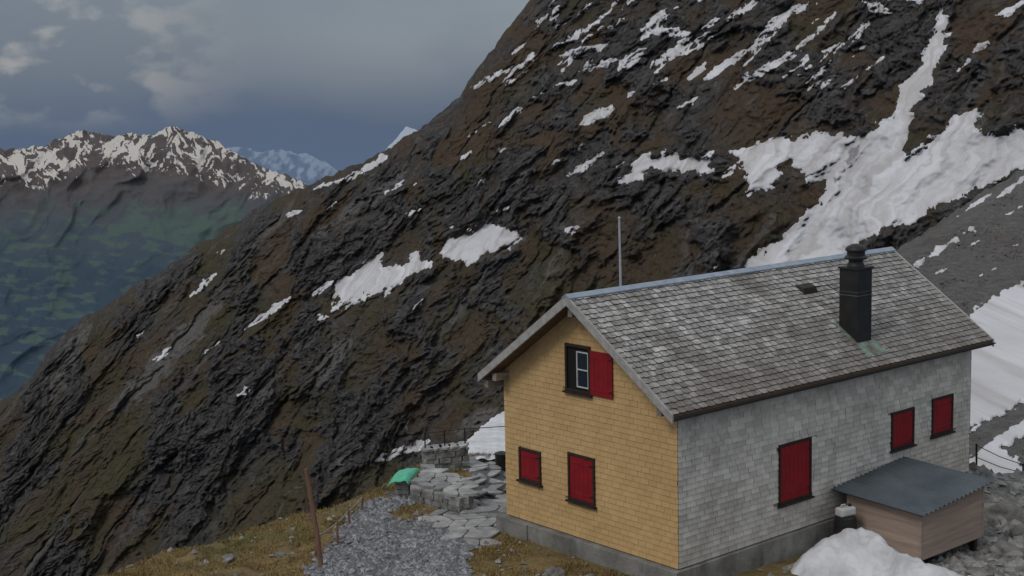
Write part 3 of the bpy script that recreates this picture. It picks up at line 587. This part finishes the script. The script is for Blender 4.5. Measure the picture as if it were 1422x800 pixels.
# ------------------------------------------------------------------ shed
xa,xb,wS=5.04,7.92,2.48; zA,zB,zD,zC=.71,.89,.55,.81
corr_=(zA+zC-zB-zD)/4; zA-=corr_;zC-=corr_;zB+=corr_;zD+=corr_
def zs(x,y):
    u=(x-xa)/(xb-xa); v=-y/wS; return (zA*(1-u)+zB*u)*(1-v)+(zD*(1-u)+zC*u)*v
shed=empty('shed',(HX,HY,0),TH); tag(shed,'low tan wooden shed with dark slate corrugated roof against the side wall','shed')
mb=MB(); nn_=int((xb-xa)/.016); vs=[];fs=[]
for i in range(nn_+1):
    x=xa+(xb-xa)*i/nn_; h=.028*math.cos(2*math.pi*(x-xa)/.17)
    for y in (-.04,-wS): vs+=[(x,y,zs(x,y)+h),(x,y,zs(x,y)+h-.012)]
for i in range(nn_):
    k=4*i; fs+=[(k,k+2,k+6,k+4),(k+1,k+5,k+7,k+3),(k+2,k+3,k+7,k+6),(k,k+4,k+5,k+1)]
fs+=[(0,1,3,2),(4*nn_,4*nn_+2,4*nn_+3,4*nn_+1)]; mb.add(vs,fs); mb.build('roof',m_corr,shed)
i_=.16; zbot=on_y(1275,781,-(wS-i_))[2]; X0,X1,Y0,Y1=xa+.22,xb-i_,-wS+i_,-.36
def wall(p,q_):
    mb=MB(); (x0,y0),(x1,y1)=p,q_; nb=7
    top=lambda x,y:zs(x,y)-.05
    for i in range(nb):
        g=.003; a_,b_=i/nb,(i+1)/nb
        Z=lambda x,y,k:zbot+(top(x,y)-zbot)*k
        mb.hexa([(x0,y0,Z(x0,y0,a_)+g),(x1,y0,Z(x1,y0,a_)+g),(x1,y1,Z(x1,y1,a_)+g),(x0,y1,Z(x0,y1,a_)+g),(x0,y0,Z(x0,y0,b_)),(x1,y0,Z(x1,y0,b_)),(x1,y1,Z(x1,y1,b_)),(x0,y1,Z(x0,y1,b_))])
    mb.build('wall_panel',m_ply,shed,bevel=.003)
wall((X0,Y0+.05),(X0+.04,Y1-.05)); wall((X1-.04,Y0+.05),(X1,Y1-.05)); wall((X0+.05,Y0),(X1-.05,Y0+.04)); wall((X0+.05,Y1-.04),(X1-.05,Y1))
for x,y in ((X0-.008,Y0-.008),(X1-.062,Y0-.008),(X0-.008,Y1-.062),(X1-.062,Y1-.062)):
    mb=MB(); mb.box((x,y,zbot-.01),(x+.07,y+.07,zs(x,y)-.06)); mb.build('corner_post',m_ply,shed,bevel=.006)
for x,y in ((X0+.1,Y0+.1),(X1-.2,Y0+.1),(X0+.1,Y1-.2),(X1-.2,Y1-.2)):
    mb=MB(); mb.box((x,y,-1.9),(x+.12,y+.12,zbot+.005)); mb.build('foot',m_dkw,shed)
# barrel with a canister on top, planks
P1=on_y(1174,735,-.7); c0=l2w(P1[0],-.7,0); zg=gz(c0[0],c0[1]); ztop_=on_y(1174,716,-.7)[2]
bar=empty('barrel',(c0[0],c0[1],zg)); tag(bar,'dark plastic barrel at the left end of the shed','barrel')
hb=ztop_-zg; mb=MB(); mb.lathe((0,0,0),[(.22,0),(.25,.05),(.26,hb*.3),(.245,hb*.33),(.26,hb*.36),(.26,hb*.65),(.245,hb*.68),(.26,hb*.71),(.24,hb-.03),(.2,hb)],24); mb.build('drum',m_blk,bar,smooth=True)
mb=MB(); mb.lathe((-.12,0,hb),[(.04,-.01),(.04,.025),(.035,.03)],12); mb.build('bung',m_blk,bar)
jc=empty('jerrycan',(c0[0],c0[1],ztop_+.002),.5); tag(jc,'white plastic canister lying on top of the dark barrel','canister')
mb=MB(); mb.box((-.22,-.13,0),(.22,.13,.2)); mb.build('body',m_white,jc,bevel=.05)
mb=MB(); mb.lathe((.12,0,.195),[(.045,0),(.045,.05),(.04,.055)],14); mb.build('cap',m_blk,jc)
mb=MB(); mb.tube([(-.15,0,.18),(-.13,0,.26),(-.02,0,.26),(0,0,.18)],.018,8); mb.build('handle',m_white,jc,smooth=True)
for k,(px,py,ln,ang) in enumerate([(1120,748,1.6,.05),(1138,738,1.1,-.2)]):
    P=on_y(px,py,-.45); c1=l2w(P[0],-.45-.12*k,0); mb=MB(); mb.box((-ln/2,-.09,0),(ln/2,.09,.06),j=.01); o=mb.build('plank',m_wood,None,bevel=.008); o.location=(c1[0],c1[1],gz(c1[0],c1[1])+.02+.03*k); o.rotation_euler=(.05,0,TH+ang)
    tag(o,['longer weathered plank lying along the foot of the side wall','shorter weathered plank beside the barrel'][k],'plank')
# ------------------------------------------------------------------ snow heap
rp=[(1086,812,-.7),(1104,788,-.5),(1120,766,-.25),(1150,747,-.05),(1180,738,.05),(1200,735,.08),(1225,748,.02),(1250,768,-.05),(1290,784,-.12),(1335,796,-.25),(1375,815,-.5)]
RP=np.array([at_z(*r) for r in rp]); u=np.linspace(0,len(rp)-1,130); rid=np.stack([np.interp(u,np.arange(len(rp)),RP[:,k]) for k in range(3)],-1)
k5=np.ones(9)/9; rs=np.stack([np.convolve(np.pad(rid[:,k],4,'edge'),k5,'valid') for k in range(3)],-1)
v=np.linspace(-1,1,120)[:,None]
offv=-np.sign(v)*np.abs(v)**.8*2.2
HPX=rs[None,:,0]-offv*(-.12); HPY=rs[None,:,1]+offv
HPZ=rs[None,:,2]-.72*offv**2/(np.abs(offv)+.6)+.10*fbm(HPX/.6,HPY/.6,5,41,.5)-.02*ridged(HPX/.3,HPY/.35,3,42)
HP=np.stack([HPX,HPY,HPZ],-1); ho=grid_obj('snow_heap',HP,m_snow); tag(ho,'heap of old white snow in front of the shed','snow',kind='structure')
# snow bank behind terrace
bx=np.linspace(636,712,60); by=np.linspace(560,640,60); BX,BY=np.meshgrid(bx,by); dB=rays(BX,BY); dB=dB/dB[...,1:2]
DB=HY*(2.0+(1.38-2.0)*((BY-560)/80.))+.2*fbm(BX/12,BY/12,4,5); BP=CAM+dB*DB[...,None]
bv=sdpoly(BX,BY,[(645,616),(665,597),(690,577),(715,565),(715,640),(648,640)])+3*fbm(BX/9,BY/7,4,6)
o=subset('snow_patch',BP,bv,(0,-.05,.1),m_snow); tag(o,'snow bank just behind the stone terrace and left of the hut','snow',kind='structure')
# ------------------------------------------------------------------ terrace
def stone(mb,c,sx,sy,sz,rz,j=.18):
    c_,s_=math.cos(rz),math.sin(rz); p=[]
    for dz in (-1,1):
        for dx,dy in ((-1,-1),(1,-1),(1,1),(-1,1)):
            x=dx*sx/2*random.uniform(1-j,1.02); y=dy*sy/2*random.uniform(1-j,1.02); z=dz*sz/2*random.uniform(1-j,1.03)
            p.append((c[0]+x*c_-y*s_,c[1]+x*s_+y*c_,c[2]+z))
    mb.hexa(p)
def slab(mb,c,rx,ry,h,rz):
    k=random.randint(6,8); a0=random.random()*6.28; c_,s_=math.cos(rz),math.sin(rz); top=[];bot=[]
    for i in range(k):
        a=a0+6.283*i/k+random.uniform(-.25,.25); q=(abs(math.cos(a))**4+abs(math.sin(a))**4)**(-1/4.)*random.uniform(.9,1.05)
        x,y=rx*q*math.cos(a),ry*q*math.sin(a); x,y=x*c_-y*s_,x*s_+y*c_
        top.append((c[0]+x,c[1]+y,c[2]+h/2)); bot.append((c[0]+x*1.03,c[1]+y*1.03,c[2]-h/2))
    mb.add(top+bot,[tuple(range(k)),tuple(range(k,2*k))[::-1]]+[(i,i+k,(i+1)%k+k,(i+1)%k) for i in range(k)])
def paving(mb,poly,cx_,cy_,zf_,h):
    # irregular quads with shared jittered corners and narrow joints
    a=np.array(poly); xs=np.arange(a[:,0].min()-cx_,a[:,0].max()+cx_,cx_); ys=np.arange(a[:,1].min()-cy_,a[:,1].max()+cy_,cy_)
    P=np.array([[(x+random.uniform(-.33,.33)*cx_+(.5*cx_ if j%2 else 0),y+random.uniform(-.3,.3)*cy_) for x in xs] for j,y in enumerate(ys)])
    for j in range(len(ys)-1):
        i=0
        while i<len(xs)-1:
            w=2 if random.random()<.18 and i<len(xs)-2 else 1
            q=[P[j,i],P[j,i+w],P[j+1,i+w],P[j+1,i]]; c=sum(q)/4; i+=w
            if sdpoly(np.array([c[0]]),np.array([c[1]]),poly)[0]<-.08: continue
            pts=[]
            for k in range(4):
                A_,B_=q[k],q[(k+1)%4]; pts+=[c+(A_*.86+B_*.14-c)*.93,c+(A_*.5+B_*.5-c)*.95,c+(A_*.14+B_*.86-c)*.93]
            z=zf_(c[0],c[1])+random.uniform(-.006,.006); n_=len(pts)
            mb.add([(x,y,z+h/2) for x,y in pts]+[(x,y,z-h/2) for x,y in pts],[tuple(range(n_)),tuple(range(n_,2*n_))[::-1]]+[(k,k+n_,(k+1)%n_+n_,(k+1)%n_) for k in range(n_)])
def stonewall(mb,p0,p1,zb_,zt,th=.4):
    p0=np.array(p0[:2]);p1=np.array(p1[:2]); d_=p1-p0; Ln=np.linalg.norm(d_); d_/=Ln; rz=math.atan2(d_[1],d_[0])
    z=zb_
    while z<zt-.04:
        h=min(random.uniform(.08,.16),zt-z); x=0
        while x<Ln-.05:
            w=min(random.uniform(.16,.42),Ln-x); c=p0+d_*(x+w/2)
            stone(mb,(c[0]+random.uniform(-.015,.015),c[1]+random.uniform(-.015,.015),z+h/2),w*1.02,th*random.uniform(.95,1.04),h*1.02,rz+random.uniform(-.03,.03),.13); x+=w
        z+=h
def rel_to(mb,e): mb.v=[(x-e.location.x,y-e.location.y,z-e.location.z) for x,y,z in mb.v]
m_slab=mk('pale_slab_stone',[(.3,(.17,.166,.16)),(.5,(.25,.245,.238)),(.7,(.36,.355,.346))],3,rnd=.26,bump=.6,bscale=14,bdist=.02)
zt=.06
T=[at_z(px,py,zt)[:2] for px,py in [(577,670),(643,686),(650,664),(596,648)]]
ter=empty('stone_terrace',(T[0][0],T[0][1],0)); tag(ter,'low dry stone terrace with flat slab top at the end of the gravel path','terrace')
for a_,b_ in ((0,1),(1,2),(3,0),(2,3)):
    mb=MB(); stonewall(mb,T[a_],T[b_],-.75,zt-.06,.3); rel_to(mb,ter); mb.build('retaining_wall',m_stone,ter,bevel=.012)
mb=MB(); paving(mb,T,.36,.42,lambda x,y:zt-.05,.08)
rel_to(mb,ter); mb.build('slab_top',m_slab,ter,bevel=.008)
b0_=at_z(588,640,-.1); b1_=at_z(648,633,-.1)
bw=empty('stone_wall',(b0_[0],b0_[1],-.1)); tag(bw,'rough dry stone wall at the back of the terrace beside the snow bank','wall')
ztw=.2
mb=MB(); stonewall(mb,b0_,b1_,-.9,ztw,.45); rel_to(mb,bw); mb.build('masonry',m_stone,bw,bevel=.012)
mb=MB()
for k in range(5):
    c=b0_+(b1_-b0_)*(k+.5)/5; slab(mb,(c[0],c[1],ztw+.03),.17,.28,.06,random.uniform(-.15,.15))
rel_to(mb,bw); mb.build('coping',m_slab,bw,bevel=.01)
rl=empty('cable_railing',(b0_[0],b0_[1],.3)); tag(rl,'thin metal post railing along the back stone wall of the terrace','railing')
tops=[]
for k in (0.05,.5,.97):
    c=b0_+(b1_-b0_)*k; mb=MB(); mb.tube([(c[0],c[1],.2),(c[0],c[1],.70)],.02,8); rel_to(mb,rl); mb.build('post',m_blk,rl); tops.append(c)
mb=MB(); mb.tube([(c[0],c[1],.67) for c in tops]+[tuple(at_d(704,592,b1_[1]+1))],.012,6); rel_to(mb,rl); mb.build('cable',m_blk,rl)
# flagstone paving
fw_=[on_ground(*p_)[:2] for p_ in fp]; mb=MB(); paving(mb,fw_,.40,.50,lambda x,y:gz(x,y)+.03,.05)
o=mb.build('flagstone_paving',m_slab,None,bevel=.006); tag(o,'irregular grey flagstones between the terrace and the yellow gable','paving',kind='structure')
# green tarp on a grey crate
P0=on_ground(562,684); cr=empty('crate',(P0[0],P0[1],P0[2]),-.2); tag(cr,'grey slatted wooden crate under the green tarp','crate')
for k in range(4):
    mb=MB(); mb.box((-.17,-.24,.02+.13*k),(.17,-.215,.13+.13*k)); mb.box((-.17,.215,.02+.13*k),(.17,.24,.13+.13*k)); mb.box((-.19,-.2,.02+.13*k),(-.165,.2,.13+.13*k)); mb.box((.165,-.2,.02+.13*k),(.19,.2,.13+.13*k)); mb.build('slat',m_barge,cr)
for sx in (-1,1):
    for sy in (-1,1):
        mb=MB(); mb.box((sx*.15-.02,sy*.2-.02,0),(sx*.15+.02,sy*.2+.02,.53)); mb.build('corner_post',m_barge,cr)
# the sheet lies over the crate top and sags at its edges
zt_=P0[2]+.56; n_=14; vs=[];fs=[]
for i in range(n_+1):
    for j in range(n_+1):
        u_,v_=i/n_*2-1,j/n_*2-1; x,y=u_*.30,v_*.62
        e_=max(0,abs(u_)-.62)/.38; e2_=max(0,abs(v_)-.5)/.5
        z=-.13*e_**1.3-.10*e2_**1.2+.012*math.sin(7*u_+3*v_)+.05*u_
        vs.append((P0[0]+x*.98+y*.2,P0[1]-x*.2+y*.98,zt_+z))
for i in range(n_):
    for j in range(n_): k=i*(n_+1)+j; fs.append((k,k+n_+1,k+n_+2,k+1))
mb=MB(); mb.add(vs,fs); o=mb.build('tarp',m_tarp,None,smooth=True); md=o.modifiers.new('s','SOLIDIFY'); md.thickness=.01; tag(o,'bright green tarp draped over the grey crate','tarp')
# dark bin at the hut corner
P0=on_ground(697,652); bn=empty('bin',(P0[0],P0[1],P0[2])); tag(bn,'small dark bin standing at the left corner of the yellow gable','bin')
mb=MB(); mb.lathe((0,0,0),[(.15,0),(.17,.02),(.19,.42),(.195,.44)],18); mb.build('body',m_blk,bn,smooth=True)
mb=MB(); mb.lathe((0,0,.443),[(.205,0),(.205,.03),(.11,.07),(.03,.08)],18); mb.build('lid',m_blk,bn,smooth=True)
# leaning post and rope fence
P0=on_ground(446,788); pt=at_d(426,651,P0[1]+.15)
mb=MB(); mb.tube([(0,0,-.3)]+[tuple((pt-P0)*k+np.array([.02*math.sin(5*k),0,0])) for k in (0.05,.35,.7,1)],[.06,.06,.055,.05,.045],9)
o=mb.build('post',m_post,None,smooth=True); o.location=P0; tag(o,'tall leaning reddish brown wooden post at the path edge','post')
rf=empty('rope_fence',tuple(on_ground(440,770))); tag(rf,'low rope fence with short stakes along the left of the gravel path','fence')
tops=[]
for px,py,hh in ((437,775,.55),(468,752,.5),(487,732,.45),(502,712,.45)):
    g=on_ground(px,py); mb=MB(); tp=(g[0]+random.uniform(-.05,.08),g[1],g[2]+hh); mb.tube([(g[0],g[1],g[2]-.15),tp],[.035,.028],8); rel_to(mb,rf); mb.build('stake',m_post,rf,smooth=True); tops.append(np.array(tp)-np.array(rf.location)-np.array([0,0,.04]))
pts=[]
for i in range(len(tops)-1):
    for k in range(6): s=k/6; pts.append(tops[i]*(1-s)+tops[i+1]*s-np.array([0,0,.12*s*(1-s)]))
pts.append(tops[-1]); mb=MB(); mb.tube(pts,.016,6); mb.build('rope',m_rope,rf,smooth=True)
# cable fence at right edge
g1=at_d(1357,664,HY*1.42); g2=at_d(1421,676,HY*1.39); cf=empty('cable_fence',tuple(g1)); tag(cf,'dark post and cable fence beyond the shed at the right edge','fence')
tp=[]
for g,px,py in ((g1,1356,616),(g2,1421,644)):
    t3=at_d(px,py,g[1]); mb=MB(); mb.tube([tuple(g-np.array([0,0,1.])),tuple(t3)],.03,8); rel_to(mb,cf); mb.build('post',m_blk,cf); tp.append((g,t3))
for k in (.25,.6,.95):
    a_=tp[0][0]*(1-k)+tp[0][1]*k; b_=tp[1][0]*(1-k)+tp[1][1]*k; mb=MB(); mb.tube([tuple(a_),tuple(a_*.5+b_*.5-np.array([0,0,.05])),tuple(b_),tuple(b_+(b_-a_)*.7)],.012,6); rel_to(mb,cf); mb.build('cable',m_blk,cf)
# boulders
m_stone2=mk('boulder_stone',[(.3,(.09,.085,.08)),(.5,(.16,.153,.143)),(.7,(.27,.26,.245))],2.2,detail=8,bump=.8,bscale=8,bdist=.06,bdet=5)
def boulder(px,py,rpx,flat,label,seed):
    P=on_ground(px,py+rpx*.5); r=rpx*P[1]/f; bm=bmesh.new(); bmesh.ops.create_icosphere(bm,subdivisions=4,radius=1)
    for v_ in bm.verts:
        c=v_.co.copy(); q_=mnoise.noise(c*1.1+Vector((seed*3.1,seed,0)))*.35+mnoise.noise(c*2.7+Vector((seed,0,seed)))*.16+mnoise.noise(c*7+Vector((seed,0,seed)))*.05
        cell=mnoise.voronoi(c*1.6+Vector((seed,seed,0)))[0][0]*.35
        v_.co=c*(1+q_-cell+.14); v_.co.z*=flat
    for v_ in bm.verts: v_.co*=r
    me=bpy.data.meshes.new('boulder'); bm.to_mesh(me); bm.free(); me.materials.append(m_stone2); o=bpy.data.objects.new('boulder',me); col.objects.link(o)
    o.location=(P[0],P[1],P[2]+r*flat*.25); o.rotation_euler=(0,0,seed); me.polygons.foreach_set('use_smooth',np.full(len(me.polygons),True)); tag(o,label,'rock')
for k,(px,py,r_,fl_,lab) in enumerate([(1398,705,34,.6,'large grey boulder right of the shed, cut by the right edge'),(1352,752,18,.7,'grey rock under the right corner of the shed'),(1405,762,30,.55,'flat grey boulder in the lower right corner'),(1375,722,17,.8,'upright grey rock just right of the shed wall'),(1362,790,22,.5,'brownish rock at the bottom edge right of the snow heap'),(1330,770,14,.6,'small rock between the shed corner and the snow heap'),(1418,735,18,.7,'rock at the right edge between two large boulders'),(770,790,16,.55,'pale stone on the turf below the lower gable windows'),(898,799,20,.5,'stone at the bottom edge left of the hut corner'),(935,800,16,.5,'stone touching the bottom corner of the hut'),(820,798,10,.5,'small stone between the pale stone and the hut corner'),(318,773,9,.7,'dark stone on the left grassy rim'),(390,768,8,.6,'small stone on the grass left of the leaning post')]): boulder(px,py,r_,fl_,lab,k+1.3)
# ------------------------------------------------------------------ camera, light, world
cam=bpy.data.cameras.new('camera'); co=bpy.data.objects.new('camera',cam); col.objects.link(co); scene.camera=co
M=Matrix(((Rt[0],Up[0],-Fw[0],0),(Rt[1],Up[1],-Fw[1],0),(Rt[2],Up[2],-Fw[2],zc),(0,0,0,1))); co.matrix_world=M
cam.sensor_width=36; cam.lens=f*36/1422; cam.clip_end=80000; cam.clip_start=.5
sun=bpy.data.lights.new('sun','SUN'); sun.energy=1.0; sun.angle=R_(18); sun.color=(1,.96,.9); sob=bpy.data.objects.new('sun',sun); col.objects.link(sob)
sdv=Vector((-.50,-.47,.73)).normalized(); sob.rotation_euler=sdv.to_track_quat('Z','Y').to_euler()
wd=bpy.data.worlds.new('World'); scene.world=wd; wd.use_nodes=True; nt=wd.node_tree; N=nt.nodes; Lk=nt.links.new; bg=N['Background']
sky=N.new('ShaderNodeTexSky'); sky.sky_type='NISHITA'; sky.sun_disc=False; sky.sun_elevation=math.asin(sdv.z); sky.sun_rotation=math.atan2(sdv.x,sdv.y)
tc=N.new('ShaderNodeTexCoord'); sp=N.new('ShaderNodeSeparateXYZ'); Lk(tc.outputs['Generated'],sp.inputs[0])
def mrange(s,a,b,c=0,d_=1,smooth=True):
    m=N.new('ShaderNodeMapRange'); m.inputs[1].default_value=a;m.inputs[2].default_value=b;m.inputs[3].default_value=c;m.inputs[4].default_value=d_
    if smooth:m.interpolation_type='SMOOTHSTEP'
    Lk(s,m.inputs[0]); return m.outputs[0]
def math_(op,a,b):
    m=N.new('ShaderNodeMath'); m.operation=op
    for i,x in enumerate((a,b)):
        if isinstance(x,(int,float)): m.inputs[i].default_value=x
        else: Lk(x,m.inputs[i])
    return m.outputs[0]
def mixc(fac,a,b):
    m=N.new('ShaderNodeMix'); m.data_type='RGBA'
    if isinstance(fac,(int,float)): m.inputs['Factor'].default_value=fac
    else: Lk(fac,m.inputs['Factor'])
    for k,x in (('A',a),('B',b)):
        if isinstance(x,tuple): m.inputs[k].default_value=(*x,1)
        else: Lk(x,m.inputs[k])
    return m.outputs['Result']
def noise_(stretch,scale,detail=6,loc=(0,0,0)):
    mp=N.new('ShaderNodeMapping'); mp.inputs['Scale'].default_value=stretch; mp.inputs['Location'].default_value=loc; Lk(tc.outputs['Generated'],mp.inputs[0]); no=N.new('ShaderNodeTexNoise'); no.inputs['Scale'].default_value=scale; no.inputs['Detail'].default_value=detail; Lk(mp.outputs[0],no.inputs['Vector']); return no.outputs['Fac']
n1=noise_((1,1,2.2),7,6); n2=noise_((1,1,1.8),22,7,(3,1,2))
el=math_('ADD',sp.outputs['Z'],math_('MULTIPLY',math_('SUBTRACT',n1,.5),.07))
cr=N.new('ShaderNodeValToRGB'); Lk(mrange(el,-.07,.09,smooth=False),cr.inputs[0]); E=cr.color_ramp.elements
while len(E)<4: E.new(.5)
for e,(p_,c) in zip(E,[(0,(.085,.135,.23)),(.33,(.078,.118,.20)),(.62,(.125,.16,.22)),(1,(.18,.206,.25))]): e.position=p_; e.color=(*c,1)
c=cr.outputs[0]
cen=math_('MULTIPLY',mrange(sp.outputs['X'],-.26,-.06),mrange(sp.outputs['Z'],-.02,.06)); cen=math_('MULTIPLY',cen,mrange(n1,.3,.6,.6,1)); c=mixc(cen,c,(.215,.25,.295))
cm=math_('MULTIPLY',mrange(sp.outputs['X'],-.16,-.30),mrange(n2,.46,.64)); cm=math_('MULTIPLY',cm,mrange(sp.outputs['Z'],-.02,.015)); c=mixc(math_('MULTIPLY',cm,.85),c,(.35,.35,.355))
c=mixc(mrange(sp.outputs['Z'],.10,.55),c,mixc(mrange(n1,.35,.65),(.48,.52,.58),(.78,.80,.83)))
skm=N.new('ShaderNodeVectorMath'); skm.operation='SCALE'; skm.inputs['Scale'].default_value=.1; Lk(sky.outputs[0],skm.inputs[0])
c=mixc(.1,c,skm.outputs[0])
Lk(c,bg.inputs['Color']); bg.inputs['Strength'].default_value=1.0
scene.view_settings.view_transform='Standard'; scene.view_settings.look='None'; scene.view_settings.exposure=0; scene.view_settings.gamma=1
